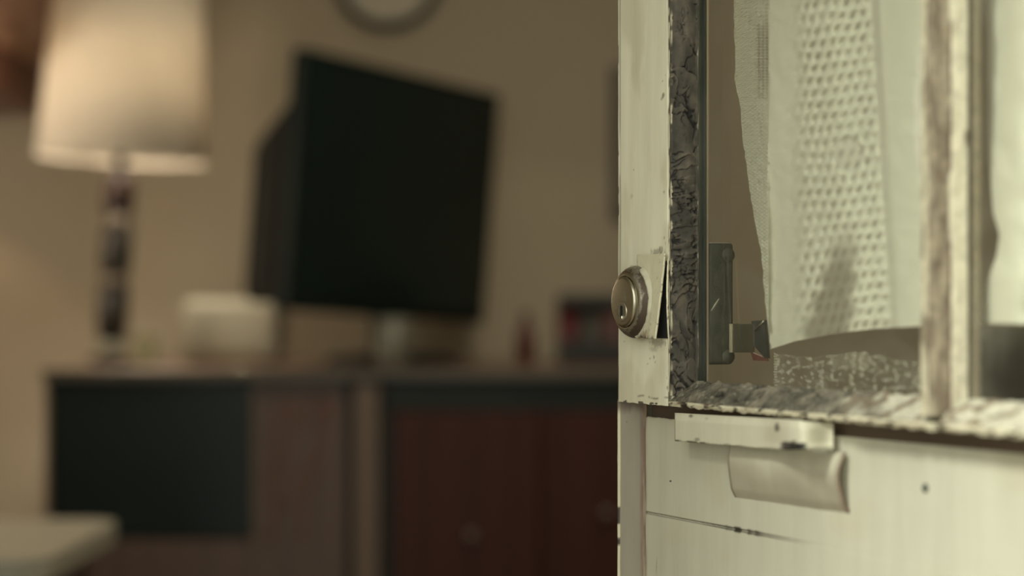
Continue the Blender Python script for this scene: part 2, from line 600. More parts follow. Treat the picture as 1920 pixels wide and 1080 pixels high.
def stile_col(u, v):
    c = CREAM
    k = 1.0 + 0.05 * fr(u * 60, v * 6, 1.0, 3) + 0.03 * fr(u * 500, v * 18, 4.0, 2)
    c = tuple(x * k for x in c)
    # soft age staining
    st = smooth(0.15, 0.6, fr(u * 25, v * 14, 9.0, 4))
    c = mixc(c, (0.50, 0.44, 0.29), 0.35 * st)
    # fine specks
    sp = noise.voronoi(Vector((u * 160, v * 90, 2.0)))[0][0]
    if sp < 0.055 and fr(u * 40, v * 20, 5, 2) > 0.12: c = mixc(c, (0.13, 0.10, 0.07), 0.7)
    for (su, sv, ru, rv, e) in SPOTS:
        du_, dv_ = (u - su) / ru, (v - sv) / rv
        q = du_ * du_ + dv_ * dv_
        if q < 4:
            n = fr(u * 420, v * 420, 3.0, 3)
            c = mixc(c, (0.12, 0.09, 0.06), e * smooth(1.6, 0.3, q + n * 1.4))
    # worn outer edge: dark chips and a dark split just inside the bead
    ch = fr(0.5, v * 45, 7.0, 4)
    if u < 0.0024: c = mixc(c, (0.09, 0.075, 0.055), smooth(0.16, 0.26, ch))
    if v < 1.06 or True:
        sp = exp(-((u - 0.0033) / 0.0009) ** 2) * smooth(-0.15, 0.15, fr(2.5, v * 9, 1.0, 3) + 0.9 * smooth(1.03, 1.06, v) * smooth(1.08, 1.06, v) - 0.05)
        c = mixc(c, (0.05, 0.04, 0.03), 0.85 * sp)
    # hairline along the inner edge, chips there
    e2 = exp(-((u - 0.0612) / 0.0005) ** 2)
    c = mixc(c, (0.05, 0.04, 0.028), 0.8 * e2 * smooth(-0.3, 0.1, fr(8.0, v * 22, 2.0, 3)))
    if u > 0.0618: c = mixc(c, (0.12, 0.095, 0.065), smooth(0.05, 0.25, fr(u * 300, v * 120, 6.0, 3)))
    # lower end: cracked paint line and chips
    lo = exp(-((v - (0.9503 + 0.0006 * sin(u * 240))) / 0.0005) ** 2) * smooth(0.022, 0.028, u)
    c = mixc(c, (0.07, 0.055, 0.04), 0.7 * lo * smooth(-0.2, 0.15, fr(u * 120, 3.0, 8.0, 3)))
    if v < 0.9475 and fr(u * 150, v * 300, 4.4, 3) > 0.26: c = mixc(c, (0.04, 0.03, 0.022), 0.9)
    return c


def stile_pos(u, v):
    w = 0.00025 * fr(u * 70, v * 25, 3.3, 3)
    if u < 0.0022: w -= 0.0016 * (1 - u / 0.0022) ** 2
    w -= 0.0009 * exp(-((u - 0.0033) / 0.0007) ** 2) * smooth(-0.15, 0.15, fr(2.5, v * 9, 1.0, 3))
    w -= 0.0007 * exp(-((u - 0.0612) / 0.0005) ** 2)
    ue = u
    if u > 0.0622: ue += 0.0006 * fr(1.0, v * 80, 2.2, 3)
    if u < 0.0006: ue += 0.0007 * fr(3.0, v * 60, 5.2, 4)
    vv = v
    if v < LIP + 0.0002: vv += 0.0003 * fr(u * 160, 7.7, 1.0, 3)
    return (ue, -w, vv)


us = joinl(lin(0, 0.006, 16), lin(0.006, 0.058, 56), lin(0.058, 0.0632, 14))
vs_ = joinl(lin(LIP, 0.953, 14), lin(0.953, VIS, 330), lin(VIS, DTOP, 14))
grid('stile', us, vs_, stile_pos, stile_col, M['paint'], door, {'boxes': [(0.0006, 0.0626, 0.0018, TH - 0.0008, LIP + 0.0005, DTOP), (0.0606, 0.0632, 0.0172, TH, LIP + .004, DTOP)], 'col': CREAM},
     label='lock stile with a worn chipped edge')
# lower continuation of the stile body (behind the panel) and the hinge stile
link('stile', box(0.842, DW, 0, TH, 0.02, DTOP, 0.0015), M['cream'], door)
link('rail', box(0.0632, 0.842, 0, TH, TOPV, DTOP, 0.0015), M['cream'], door)
link('rail', box(0.012, 0.842, 0.0168, TH, 0.02, 0.9466), M['timber'], door, False, 'rail in the gap under the lip, coloured brown to deepen the shade there')  # dark brown face stands in for the shade under the lip

# thin pale back edge that shows through the glass beside the lock case
link('stop_bead', box(0.0632, 0.0662, 0.0222, 0.0236, SILL - .004, TOPV, 0.0004), simple('pinkish_old_paint', (0.36, 0.28, 0.2), 0.6, 0.15, 60, stretch=(1, 1, .2)), door)


# ---- putty in the rebate beside the glass
def flakes(a, b, seed, sc=1.0):
    """cracked, curled skin: crack depth and plate lift"""
    wx = 0.35 * fr(a * 1.3, b * 1.3, seed, 3)
    wy = 0.35 * fr(a * 1.3 + 9, b * 1.3, seed + 4, 3)
    d, p = noise.voronoi(Vector((a * sc + wx, b * sc + wy, seed)))
    crack = d[1] - d[0]
    cell = fr(p[0].x * 3.1, p[0].y * 3.1, seed, 1)
    tilt = (a * sc + wx - p[0].x) * fr(p[0].x * 7, p[0].y * 7, 2, 1) + (b * sc + wy - p[0].y) * fr(p[0].y * 7, p[0].x * 5, 5, 1)
    return crack, cell, tilt


def putty_h(t, v):
    low = smooth(1.10, 0.99, v)                    # smaller, knobbier plates lower down
    wx = 0.30 * fr(t * 2.0, v * 90, 31.0, 3)
    wy = 0.30 * fr(t * 2.0 + 7, v * 90, 41.0, 3)
    sc = 1.0 + 0.5 * low
    a, b = (t * 1.25 + wx) * sc, (v * 62 + 0.5 * t + wy) * sc
    d, p = noise.voronoi(Vector((a, b, 3.0)))
    crack = d[1] - d[0]
    q = p[0]
    c = fr(q.x * 3.1, q.y * 3.1, 5.0, 1)
    ti = (a - q.x) * 1.5 * fr(q.x * 7, q.y * 7, 2, 1) + (b - q.y) * (0.35 + 1.3 * fr(q.y * 7, q.x * 5, 5, 1))
    sh = fr(t * 1.2, v * 40, 2.0, 3)
    # chips crowd along the stile side and in patches
    a2, b2 = t * 3.6 + 2 * wx, v * 170 + 2 * wy
    d2, p2 = noise.voronoi(Vector((a2, b2, 8.0)))
    zone = smooth(-0.05, 0.3, fr(t * 1.5, v * 30, 19.0, 2) + 0.25 * low + 0.2 * (t < 0.2))
    gate = smooth(-0.08, 0.16, fr(t * 2.2, v * 55, 23.0, 3))
    crk = smooth(0.085, 0.015, crack) * gate + 0.85 * smooth(0.09, 0.02, d2[1] - d2[0]) * zone * smooth(-0.05, 0.2, fr(t * 4, v * 120, 29.0, 2))
    crk = min(1.0, crk)
    h = 0.0006 * sh + 0.0013 * ti + 0.0005 * c - 0.0012 * crk + 0.0002 * fr(t * 5, v * 150, 4.0, 2)
    return h, crk, 0.7 * sh + 1.0 * ti, c, zone


def putty_pos(t, v):
    h, crk, sh, c, rid = putty_h(t, v)
    ed = smooth(0, 0.05, t) * smooth(1.0, 0.93, t)
    w = -0.0004 - 0.0164 * t
    u = 0.0634 + 0.0022 * t + (h + 0.0006) * ed + 0.0012 * sin(pi * t)
    if t > 0.93: u += 0.0007 + 0.0005 * fr(2.0, v * 70, 3.0, 3)
    return (u, -w, v)


def putty_col(t, v):
    h, crk, sh, c, rid = putty_h(t, v)
    dk = (0.042, 0.037, 0.029)
    lt = (0.115, 0.098, 0.072)
    col = mixc(dk, lt, smooth(-0.45, 0.85, sh + 0.4 * c + 0.25 * fr(t * 4, v * 110, 4.4, 2)))
    warm = smooth(0.2, 0.6, fr(t * 1.4, v * 40, 21, 3))
    col = mixc(col, (0.15, 0.12, 0.085), 0.4 * warm)
    col = mixc(col, (0.012, 0.010, 0.008), min(1, crk * 1.0))
    if t < 0.05: col = mixc(col, (0.42, 0.37, 0.26), smooth(-0.05, 0.2, fr(1.0, v * 70, 3.0, 3)))
    if t > 0.945: col = mixc((0.11, 0.10, 0.075), (0.26, 0.235, 0.17), smooth(-0.2, 0.4, fr(3.0, v * 90, 6.0, 3)))
    return col


ts = joinl(lin(0, 0.06, 5), lin(0.06, 0.93, 36), lin(0.93, 1.0, 6))
vs2 = joinl(lin(SILL - 0.008, VIS, 470), lin(VIS, TOPV, 40))
grid('putty', ts, vs2, putty_pos, putty_col, M['putty'], door, label='dark cracked putty along the lock stile')


def bed(name, u0, u1, nu, label=None, dark=True):
    """putty slope at the foot of a pane, dark and crumbling at one end and painted at the other"""
    def hh(u, t):
        k, c, ti = flakes(u * 95, t * 2.0, 5.0)
        sh = fr(u * 70, t * 2.2, 6.0, 5)
        crk = smooth(0.14, 0.0, k) * smooth(-0.05, 0.3, fr(u * 40, t * 2, 3.0, 2))
        return 0.0011 * sh + 0.0010 * ti + 0.0006 * c - 0.0011 * crk, crk, sh

    def pos(u, t):
        h, crk, sh = hh(u, t)
        ed = smooth(0.0, 0.12, t) * (1.0 if u > 0.067 else 0.6)
        w = -0.0168 + 0.0166 * t
        v = SILL + 0.0015 * smooth(.15, 0, t) * fr(u * 120, 3, 1, 3) - 0.0110 * t + h * ed + 0.0012 * sin(pi * t)
        return (u, -w - 0.3 * h * ed, v)

    def colr(u, t):
        h, crk, sh = hh(u, t)
        dirt = mixc((0.085, 0.078, 0.060), (0.20, 0.175, 0.13), smooth(-0.4, 0.7, sh + 0.5 * fr(u * 260, t * 6, 1, 3)))
        dirt = mixc(dirt, (0.33, 0.30, 0.22), smooth(0.3, 0.6, fr(u * 420, t * 9, 11, 3)) * 0.7)
        dirt = mixc(dirt, (0.012, 0.010, 0.008), crk)
        pt = smooth(0.20, 0.28, u + 0.05 * fr(u * 45, t * 1.6, 14, 3))
        if not dark: pt = 1.0
        patch = smooth(-0.05, 0.12, fr(u * 62, t * 1.5, 17, 3) + 0.28 * smooth(0.2, 0.33, u) - 0.02)
        c = mixc(dirt, (0.50, 0.475, 0.37), pt * patch)
        return mixc(c, (0.24, 0.18, 0.12), pt * (1 - patch) * 0.7)

    return grid(name, lin(u0, u1, nu), lin(0, 1, 22), pos, colr, M['putty'], door, label=label)


bed('putty', 0.0634, 0.300, 300, 'dirty crumbling putty along the bottom of the pane')


# ---- chipped lip under the glass
def lip_col(u, t):
    c = tuple(x * (1 + .05 * fr(u * 80, t, 2, 3)) for x in (0.64, 0.59, 0.43))
    a = fr(u * 130, t * 0.9, 6.0, 4)
    th = 0.15 if u < 0.1 else (0.24 if u < 0.2 else 0.30)
    c = mixc(c, (0.035, 0.028, 0.02), smooth(th, th + 0.06, a))
    st = smooth(0.05, 0.4, fr(u * 50, t, 9.0, 3))
    return mixc(c, (0.30, 0.24, 0.16), 0.45 * st)


def lip_pos(u, t):
    v = LIP + (0.9492 - LIP) * t + (0.0010 * fr(u * 150, 1, 2, 4) if t < 0.3 else 0)
    w = 0.0004 + 0.0036 * smooth(0.215, 0.25, u) + 0.0006 * sin(pi * t) + 0.0006 * fr(u * 90, t, 4, 3)
    if t >= 1: w = -0.0016
    return (u, -w, v)


grid('bottom_lip', lin(0.0632, 0.842, 420), [0, .15, .3, .45, .6, .75, .9, 1.0], lip_pos, lip_col, M['paint'], door,
     {'boxes': [(0.0632, 0.842, 0.0012, TH, LIP + 0.0012, 0.9484), (0.0632, 0.842, 0.0172, TH, 0.9484, SILL - 0.001)], 'col': CREAM}, label='narrow chipped lip below the panes')

# ---- muntins
for mi, mu in enumerate((0.2975, 0.570)):
    def mcol(s, v):
        # s: 0..1 front, 1..2 rebate side with putty
        a = fr(s * 1.4, v * 28, 3.0 + mi, 4)
        paint = (0.62, 0.57, 0.43)
        bare = mixc((0.27, 0.225, 0.155), (0.15, 0.115, 0.08), smooth(-0.3, 0.4, fr(s * 4, v * 60, 8, 3)))
        if s < 0.75: return mixc((0.52, 0.47, 0.34), bare, smooth(0.0, 0.3, a))
        if s < 1.42: return mixc(bare, (0.30, 0.26, 0.185), smooth(0.25, 0.5, fr(s * 2, v * 22, 1.5, 3)))
        if s < 1.5: return mixc((0.10, 0.05, 0.035), paint, smooth(0.1, 0.4, fr(s, v * 30, 5.5, 3)))
        return mixc(paint, bare, smooth(0.34, 0.5, a))

    def mpos(s, v):
        if s <= 1: w, u = 0.0004 * fr(s * 2, v * 40, 1, 3), mu + 0.0080 * s
        else:
            t = s - 1
            w = -0.0168 * t
            u = mu + 0.0080 + 0.0042 * t + 0.0009 * fr(t * 3, v * 55, 2, 4) * sin(pi * t) + 0.0012 * sin(pi * t)
        return (u, -w, v)
    grid('muntin', joinl(lin(0, 1, 7), lin(1, 2, 18)), joinl(lin(SILL - .008, VIS, 150), lin(VIS, TOPV, 20)), mpos, mcol, M['putty'], door,
         {'boxes': [(mu, mu + 0.0078, 0.0009, TH, SILL - .008, TOPV), (mu - 0.006, mu + 0.0132, 0.0205, TH, SILL - .008, TOPV)], 'col': (0.30, 0.25, 0.18)},
         label='glazing bar with peeling paint' if mi == 0 else None)
    bed('putty', mu + 0.0125, (0.570, 0.842)[mi], 160, None, False)

# dark unpainted timber of the rebate behind the glass
link('rebate', box(0.0600, 0.0638, 0.0166, 0.0221, SILL - .006, TOPV), M['bare'], door)
link('rebate', box(0.0632, 0.0660, 0.0203, 0.0221, SILL - .006, TOPV), M['bare'], door)
for (a, b_) in ((0.0640, 0.2965), (0.3075, 0.569), (0.580, 0.842)):
    link('pane', box(a, b_, 0.0172, 0.0200, SILL - 0.005, TOPV), M['glass'], door)


# ---- lower half: bevelled edge strip, joint, horizontal boards
RW = -0.0120                      # face of the recessed boards


def edge_col(s, v):
    c = tuple(x * (1 + 0.06 * fr(s * 4, v * 16, 3, 4)) for x in (0.25, 0.22, 0.165))
    if s < 0.2:
        c = (0.62, 0.57, 0.41)
        c = mixc(c, (0.05, 0.042, 0.03), smooth(0.22, 0.30, fr(1, v * 40, 4.2, 3)))
    sp = noise.voronoi(Vector((s * 4, v * 120, 2)))[0][0]
    if sp < 0.07 and s < 0.5: c = mixc(c, (0.08, 0.06, 0.045), 0.7)
    if s > 0.86: c = mixc(c, (0.19, 0.12, 0.085), smooth(0.86, 0.96, s) * smooth(-0.5, 0.2, fr(s * 2, v * 30, 7, 3)))
    c = mixc(c, (0.10, 0.065, 0.045), 0.8 * smooth(0.938, 0.9445, v + 0.003 * fr(s * 3, v * 30, 5, 3)))
    return c


def edge_pos(s, v):
    if s < 0.12:
        return (0.0008 * fr(2, v * 50, 3, 3) * (s < 0.05) + 0.0006 * s / .12, 0.0006 * (0.12 - s) / .12, v)
    t = (s - 0.12) / 0.88
    return (0.0006 + 0.0090 * t, 0.0122 * t + 0.0003 * fr(s * 3, v * 30, 1, 3), v)


grid('edge_strip', joinl(lin(0, 0.12, 5), lin(0.12, 1, 26)), joinl(lin(0.02, 0.83, 10), lin(0.83, LIP + .001, 120)), edge_pos, edge_col, M['paint'], door,
     {'boxes': [(0.0008, 0.0102, 0.0140, TH, 0.02, LIP)], 'col': (0.25, 0.22, 0.165)}, label='dull bevelled edge strip below the lock stile')


def joint_col(s, v):
    c = mixc((0.21, 0.14, 0.098), (0.36, 0.28, 0.20), smooth(-0.3, 0.5, fr(s * 2, v * 45, 3, 4)))
    return mixc(c, (0.055, 0.035, 0.025), smooth(0.15, 0.4, fr(s * 3, v * 28, 7.5, 3)) * (0.9 if s < .5 else .4))


grid('joint_filler', lin(0, 1, 8), joinl(lin(0.02, 0.83, 8), lin(0.83, LIP, 90)), lambda s, v: (0.0092 + 0.0052 * s, 0.0118 + 0.0016 * sin(pi * s) + .0004 * fr(s * 2, v * 40, 1, 3), v),
     joint_col, M['paint'], door, label='brown stained joint filler')

edges = [0.9378, 0.8822, 0.735, 0.585, 0.435, 0.285, 0.135, 0.02]
for i in range(len(edges) - 1):
    zt, zb = edges[i], edges[i + 1]
    g = 0.0006

    def bcol(u, v):
        c = tuple(x * (1 + 0.03 * fr(u * 12, v * 40, 3, 3)) for x in (0.60, 0.582, 0.465))
        st = smooth(0.2, 0.6, fr(u * 14, v * 22, 19, 4))
        c = mixc(c, (0.56, 0.50, 0.345), 0.35 * st)
        sp = noise.voronoi(Vector((u * 70, v * 70, 5)))[0][0]
        if sp < 0.035: c = mixc(c, (0.14, 0.105, 0.07), 0.6)
        # crack between the boards: open and dark near the stile, painted shut further on
        dd = min(abs(v - (zt - g)), abs(v - (zb + g)))
        if i > 0 or v < zt - 0.02:
            th = 0.00035 + 0.0011 * exp(-((u - 0.122) / 0.026) ** 2) * smooth(-0.25, 0.25, fr(u * 75, 2.0, 3, 3))
            c = mixc(c, (0.035, 0.028, 0.02), smooth(th, th * 0.3, dd) * smooth(0.20, 0.14, u) * (0.6 + 0.4 * smooth(0.07, .1, u)))
        return c

    def bpos(u, v):
        w = RW + 0.00025 * fr(u * 25, v * 30, 6, 3)
        op = smooth(0.17, 0.10, u)
        vv = v
        if v <= zb + 1e-6: w -= 0.0008 * op + .0001; vv += 0.0004 * op * fr(u * 160, 1, 3, 4)
        if v >= zt - 1e-6: w -= 0.0008 * op + .0001; vv += 0.0004 * op * fr(u * 160, 1, 3, 4)
        return (u, -w, vv)
    if i < 2:
        uu = joinl(lin(0.0132, 0.15, 150), lin(0.15, 0.842, 110))
        zz = joinl(lin(zb, zb + 0.003, 6), lin(zb + 0.003, zt - 0.003, 22), lin(zt - 0.003, zt, 6))
    else:
        uu, zz = lin(0.0132, 0.842, 20), lin(zb, zt, 6)
    grid('board', uu, zz, bpos, bcol, M['paint'], door, {'boxes': [(0.0132, 0.842, 0.0140, 0.0164, zb + .0004, zt - .0004)], 'col': (0.60, 0.582, 0.465)})

# nail heads in the boards
for (px, py) in ((1735, 915), (1258, 902)):
    p = dpt(px, py, RW)
    r = 0.0022 if px > 1500 else 0.0005
    nb = lathe([(0, 0.0012), (r * .7, 0.0010), (r, 0.0004), (r, -0.001)], 14, axis='Y')
    link('nail_head', shift(nb, (p.x, p.y + .0002, p.z)), M['bare'], door, True)


# ---- painted strip that hangs below the lip, kinked where it was bent
def strip_pos(k, t):
    px = 1265 + (1562 - 1265) * k
    w = -0.0006 + 0.0016 * k + 0.0100 * smooth(0.56, 0.74, k) - 0.0190 * smooth(0.77, 1.03, k)
    yt = 774 + 17 * k + (2 if k > .8 else 0)
    yb = 827 + 24 * min(k, .66) - 4 * smooth(.7, 1, k) + 0.9 * fr(k * 9, 1, 2, 3)
    p = dpt(px, yb + (yt - yb) * t, w + 0.0012 * smooth(.25, 0, t) * smooth(.5, .7, k) - 0.0012 * smooth(.7, 1, t))
    return p[:]


def strip_colour(k, t):
    px = 1265 + (1562 - 1265) * k
    yt, yb = 774 + 17 * k, 827 + 24 * min(k, .66) - 4 * smooth(.7, 1, k)
    py = yb + (yt - yb) * t
    c = tuple(x * (1 + 0.04 * fr(k * 6, t * 2, 3, 3)) for x in (0.64, 0.61, 0.47))
    for (x, y, a, b_, e) in ((1296, 780, 4, 3, .8), (1307, 824, 5, 3, .6), (1457, 801, 5, 9, .85), (1325, 785, 3, 3, .3)):
        q = ((px - x) / a) ** 2 + ((py - y) / b_) ** 2
        c = mixc(c, (0.06, 0.05, 0.035), e * smooth(1.4, 0.3, q + .5 * fr(px * .2, py * .2, 1, 2)))
    ch = smooth(30, 18, abs(px - 1488)) * smooth(0.30, 0.20, t + 0.13 * fr(px * .06, py * .09, 3, 3))
    c = mixc(c, (0.012, 0.012, 0.010), ch)
    return mixc(c, (0.06, 0.05, 0.035), smooth(0.07, 0.02, t) * smooth(.5, .2, k) * smooth(-0.1, .2, fr(k * 14, 2, 6, 3)))


o = grid('painted_strip', lin(0, 1, 130), lin(0, 1, 26), strip_pos, strip_colour, M['paint'], door, label='bent strip hanging under the lip, bitten at its lower edge')
solidify(o, 0.0010, -1)


# ---- curled flap below it
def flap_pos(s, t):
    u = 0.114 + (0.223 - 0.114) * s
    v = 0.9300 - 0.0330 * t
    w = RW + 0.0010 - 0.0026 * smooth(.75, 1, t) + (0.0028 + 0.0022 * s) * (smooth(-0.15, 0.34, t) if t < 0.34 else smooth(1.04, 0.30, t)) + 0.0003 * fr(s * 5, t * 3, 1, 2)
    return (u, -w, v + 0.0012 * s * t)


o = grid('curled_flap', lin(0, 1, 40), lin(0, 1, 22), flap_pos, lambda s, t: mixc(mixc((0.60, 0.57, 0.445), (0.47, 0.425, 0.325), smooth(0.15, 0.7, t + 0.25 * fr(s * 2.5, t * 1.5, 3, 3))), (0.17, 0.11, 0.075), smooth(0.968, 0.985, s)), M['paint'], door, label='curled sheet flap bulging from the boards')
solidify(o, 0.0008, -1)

# ---- lock plate and cylinder on the stile
LU, LV = 0.0300, 1.0042


def plate_pos(s, t):
    # s across from under the cylinder to the stile's inner edge, t from the bottom up
    ur = 0.0600 + 0.0032 * t
    u = 0.031 + (ur - 0.031) * s
    v = 0.9835 + 0.0475 * t
    if t < 0.06:
        v += 0.0034 * max(0, fr(s * 7, 2.0, 3.0, 3) + .1) * (s < 0.62)
    w = 0.0008 + 0.0042 * (1 - t) ** 1.2 * (0.45 + 0.55 * smooth(0.0, 1.0, s)) + 0.0014 + 0.0002 * fr(s * 6, t * 8, 2, 3)
    return (u, -w, v)


def plate_col(s, t):
    c = tuple(x * (1 + 0.05 * fr(s * 9, t * 9, 4, 3)) for x in (0.66, 0.62, 0.45))
    a = abs(fr(s * 7, t * 11, 13, 3))
    c = mixc(c, (0.14, 0.10, 0.07), smooth(0.02, 0.004, a) * smooth(0.0, 0.2, fr(s * 3, t * 3, 22, 2)) * 0.8)
    c = mixc(c, (0.26, 0.17, 0.11), 0.8 * smooth(0.16, 0.02, t + 0.1 * fr(s * 9, t * 9, 3, 3)) * smooth(.75, .55, s))
    c = mixc(c, (0.05, 0.04, 0.03), smooth(0.05, 0.0, t) * smooth(0.0, 0.2, fr(s * 20, t * 10, 6, 3)))
    return c


lock_plate = grid('lock_plate', lin(0, 1, 60), lin(0, 1, 70), plate_pos, plate_col, M['paint'], door, label='painted lock plate prised away at one side')
solidify(lock_plate, 0.0011, 1)
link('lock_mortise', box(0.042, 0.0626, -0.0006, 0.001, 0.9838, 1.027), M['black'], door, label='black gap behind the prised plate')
# bulged paint lip round the gap
o = grid('paint_lip', lin(0, 1, 8), lin(0, 1, 60),
         lambda s, t: (0.0621 + 0.0014 * s - 0.0006 * sin(pi * t), -(0.0002 + 0.0013 * sin(pi * t) * sin(pi * min(1, s * .8 + .1))), 0.978 + 0.062 * t),
         lambda s, t: mixc((0.66, 0.62, 0.45), (0.2, 0.15, 0.1), smooth(.2, .4, fr(s * 3, t * 20, 4, 3))), M['paint'], door)

cyl = empty('lock_cylinder', (LU, 0, LV))
cyl.parent = door


def with_patina(bm, name, f, label=None):
    o = link(name, bm, M['nickel'], cyl, True, label)
    a = o.data.attributes.new('patina', 'FLOAT', 'POINT')
    a.data.foreach_set('value', [f(v.co) for v in o.data.vertices])
    return o


def ring_pat(co):
    r = sqrt(co.x ** 2 + co.z ** 2)
    ang = math.atan2(co.z, co.x)               # 0 faces the glass
    edge = smooth(0.0150, 0.0205, r)
    low = smooth(0.35, -0.9, ang) * smooth(-2.9, -1.2, ang)
    return 0.50 * edge * smooth(2.2, 0.5, abs(ang)) + 0.30 * low * smooth(.0145, .018, r) + 0.05


o = with_patina(lathe([(0.0206, 0.0028), (0.0206, 0.0046), (0.0203, 0.0056), (0.0196, 0.0072), (0.0184, 0.0088), (0.0170, 0.0100), (0.0156, 0.0107), (0.0149, 0.0108), (0.0145, 0.0102), (0.0144, 0.0085)], 96, axis='Y'), 'ring', ring_pat)
o = with_patina(lathe([(0.0142, 0.0085), (0.0142, 0.0113), (0.0139, 0.0121), (0.0132, 0.0125), (0.0126, 0.0126), (0, 0.0127)], 80, axis='Y'), 'face', lambda co: 0.07)
bmp = lathe([(0.0056, 0.0124), (0.0056, 0.0129), (0.0053, 0.01325), (0.0046, 0.0130), (0, 0.0130)], 48, axis='Y')
shift(bmp, (0.0008, 0, -0.0056))
with_patina(bmp, 'plug', lambda co: 0.22)
# keyway: a dark slot with a bright ward
bmk = box(-0.0011, 0.0011, -0.0135, -0.0126, -0.0032, 0.0034, 0.0004)
link('keyway', shift(bmk, (0.0006, 0, -0.0056)), M['black'], cyl)
bmk = box(-0.0006, 0.0010, -0.0138, -0.0128, -0.0030, -0.0010, 0.0005)
link('ward', shift(bmk, (0.0010, 0, -0.0068)), M['knob'], cyl)
# old paint that crept up the base of the ring
bmr = bmesh.new()
ringv = []
for k in range(72):
    a = -1.35 + 2.45 * k / 71
    j = 0.0010 * fr(a * 3.0, 1, 2, 4)
    row = []
    for (r, h) in ((0.0222 + 0.3 * j, 0.0030), (0.0217, 0.0046 + .3 * j), (0.0207, 0.0060 + 0.8 * j), (0.0199 + 0.3 * j, 0.0064 + 0.9 * j)):
        row.append(bmr.verts.new((r * cos(a), -h, r * sin(a))))
    ringv.append(row)
for A, B in zip(ringv, ringv[1:]):
    for q in range(3): bmr.faces.new((A[q], A[q + 1], B[q + 1], B[q]))
o = link('paint_rim', bmr, simple('dulled_cream_paint', (0.52, 0.49, 0.37), 0.55, 0.12, 200), cyl, True)
solidify(o, 0.0004, 0)

# ---- night latch on the room side of the stile
case = link('latch_case', box(0.006, 0.0655, TH + .001, 0.0402, 0.9690, 1.0375, 0.0022, 3), M['lock_case'], door, True, 'dark enamelled latch case seen through the glass')
b2 = lathe([(0.0042, -0.001), (0.0042, 0.0008), (0.0036, 0.0016), (0, 0.0018)], 20)
for vz in (0.9735, 1.0305):
    bm = lathe([(0, 0.0), (0.0038, 0), (0.0042, 0.0006), (0.0042, 0.0035), (0.0036, 0.0045), (0, 0.0047)], 20)
    bmesh.ops.rotate(bm, verts=bm.verts, cent=(0, 0, 0), matrix=__import__('mathutils').Matrix.Rotation(pi / 2, 3, 'Y'))
    link('screw_boss', shift(bm, (0.0618, 0.0365, vz)), M['lock_case'], case, True)
SW = -0.038
a = dpt(1366, 607, SW); b_ = dpt(1412, 657, SW)
uA, uB, vT, vB = a.x, b_.x, a.z, b_.z
bm = bmesh.new()
for (x, z0, z1) in ((1366, 607, 661),):
    pass
prof = [(1365, 0.0), (1368, 0.0016), (1371, 0.0006), (1380, 0.0), (1412, 0.0), (1414, -0.0008)]
rows = []
for (px, dw) in prof:
    p, q = dpt(px, 607, SW + dw), dpt(px, 661, SW + dw)
    rows.append((bm.verts.new(p), bm.verts.new(q)))
for A, B in zip(rows, rows[1:]): bm.faces.new((A[0], A[1], B[1], B[0]))
snib = link('snib_bracket', bm, M['chrome'], door, False, 'folded bright steel latch bracket')
solidify(snib, 0.0008, 0)


def plate_from(pxs, w0, w1, name, mat, parent, label=None):
    bm = bmesh.new()
    A = [bm.verts.new(dpt(x, y, w0)) for x, y in pxs]
    B = [bm.verts.new(Vector((a.co.x, -w1, a.co.z))) for a in A]
    bm.faces.new(A)
    bm.faces.new(B[::-1])
    n = len(A)
    for k in range(n): bm.faces.new((A[k], B[k], B[(k + 1) % n], A[(k + 1) % n]))
    bmesh.ops.recalc_face_normals(bm, faces=bm.faces)
    return link(name, bm, mat, parent, False, label)


plate_from([(1409, 602), (1432, 600), (1438, 672), (1434, 672), (1415, 650), (1396, 640), (1398, 628), (1410, 622)], -0.0385, -0.0405, 'latch_lever', M['snib_dark'], snib, 'dark latch lever')
plate_from([(1407, 660), (1436, 672), (1437, 677), (1412, 676)], -0.0385, -0.0400, 'lever_foot', M['snib_red'], snib, 'red-brown foot of the lever')
p0, p1 = dpt(1414, 620, -0.0375), dpt(1432, 602, -0.0375)
link('lever_edge', tube([p0, (p0 + p1) / 2, p1], 0.0006, 8), M['chrome'], snib, True)
p0, p1 = dpt(1333, 583, -0.0168), dpt(1348, 560, -0.0168)
link('scratch', tube([p0, p0.lerp(p1, .5), p1], 0.0005, 6, [0.3, 1, .4]), M['off_white'], door, False, 'pale scratch on the glass')


# ------------------------------------------------------------------ curtains on the room side of the door
def curtain(name, cols, rows, leftf, botf, wf, cover, label, lift=None):
    """cols: s values 0..1 from the free edge; rows: picture rows give heights; built as one hanging cloth in the door's frame"""
    vs, cs = [], []
    for y in rows:
        for s in cols:
            px, py = leftf(s, y)
            w, cv = wf(px, py), cover(px, py)
            vs.append(dpt(px, py, w)[:])
            cs.append(cv)
    ns = len(cols)
    fs = [(j * ns + i, j * ns + i + 1, (j + 1) * ns + i + 1, (j + 1) * ns + i) for j in range(len(rows) - 1) for i in range(ns - 1)]
    me = bpy.data.meshes.new(name)
    me.from_pydata(vs, [], fs)
    fa = me.attributes.new('cover', 'FLOAT', 'POINT')
    fa.data.foreach_set('value', cs)
    me.polygons.foreach_set('use_smooth', [True] * len(fs))
    o = link_mesh(name, me, M['lace'], None)
    o.location = door.location
    o.rotation_euler = door.rotation_euler
    return o


def interp(tab, x):
    if x <= tab[0][0]: return tab[0][1]
    for (a, b1), (c, d) in zip(tab, tab[1:]):
        if x <= c: return b1 + (d - b1) * smooth(a, c, x) if False else b1 + (d - b1) * (x - a) / (c - a)
    return tab[-1][1]


LEFT = [(-700, 1378), (0, 1376), (60, 1376), (110, 1379), (150, 1377), (200, 1388), (260, 1392), (300, 1398), (360, 1406), (420, 1416), (480, 1428), (540, 1432), (600, 1438), (660, 1445)]
HEM = [(1376, 656), (1440, 656), (1490, 640), (1560, 626), (1640, 616), (1720, 612), (1790, 606)]
FOLD = 1441.0


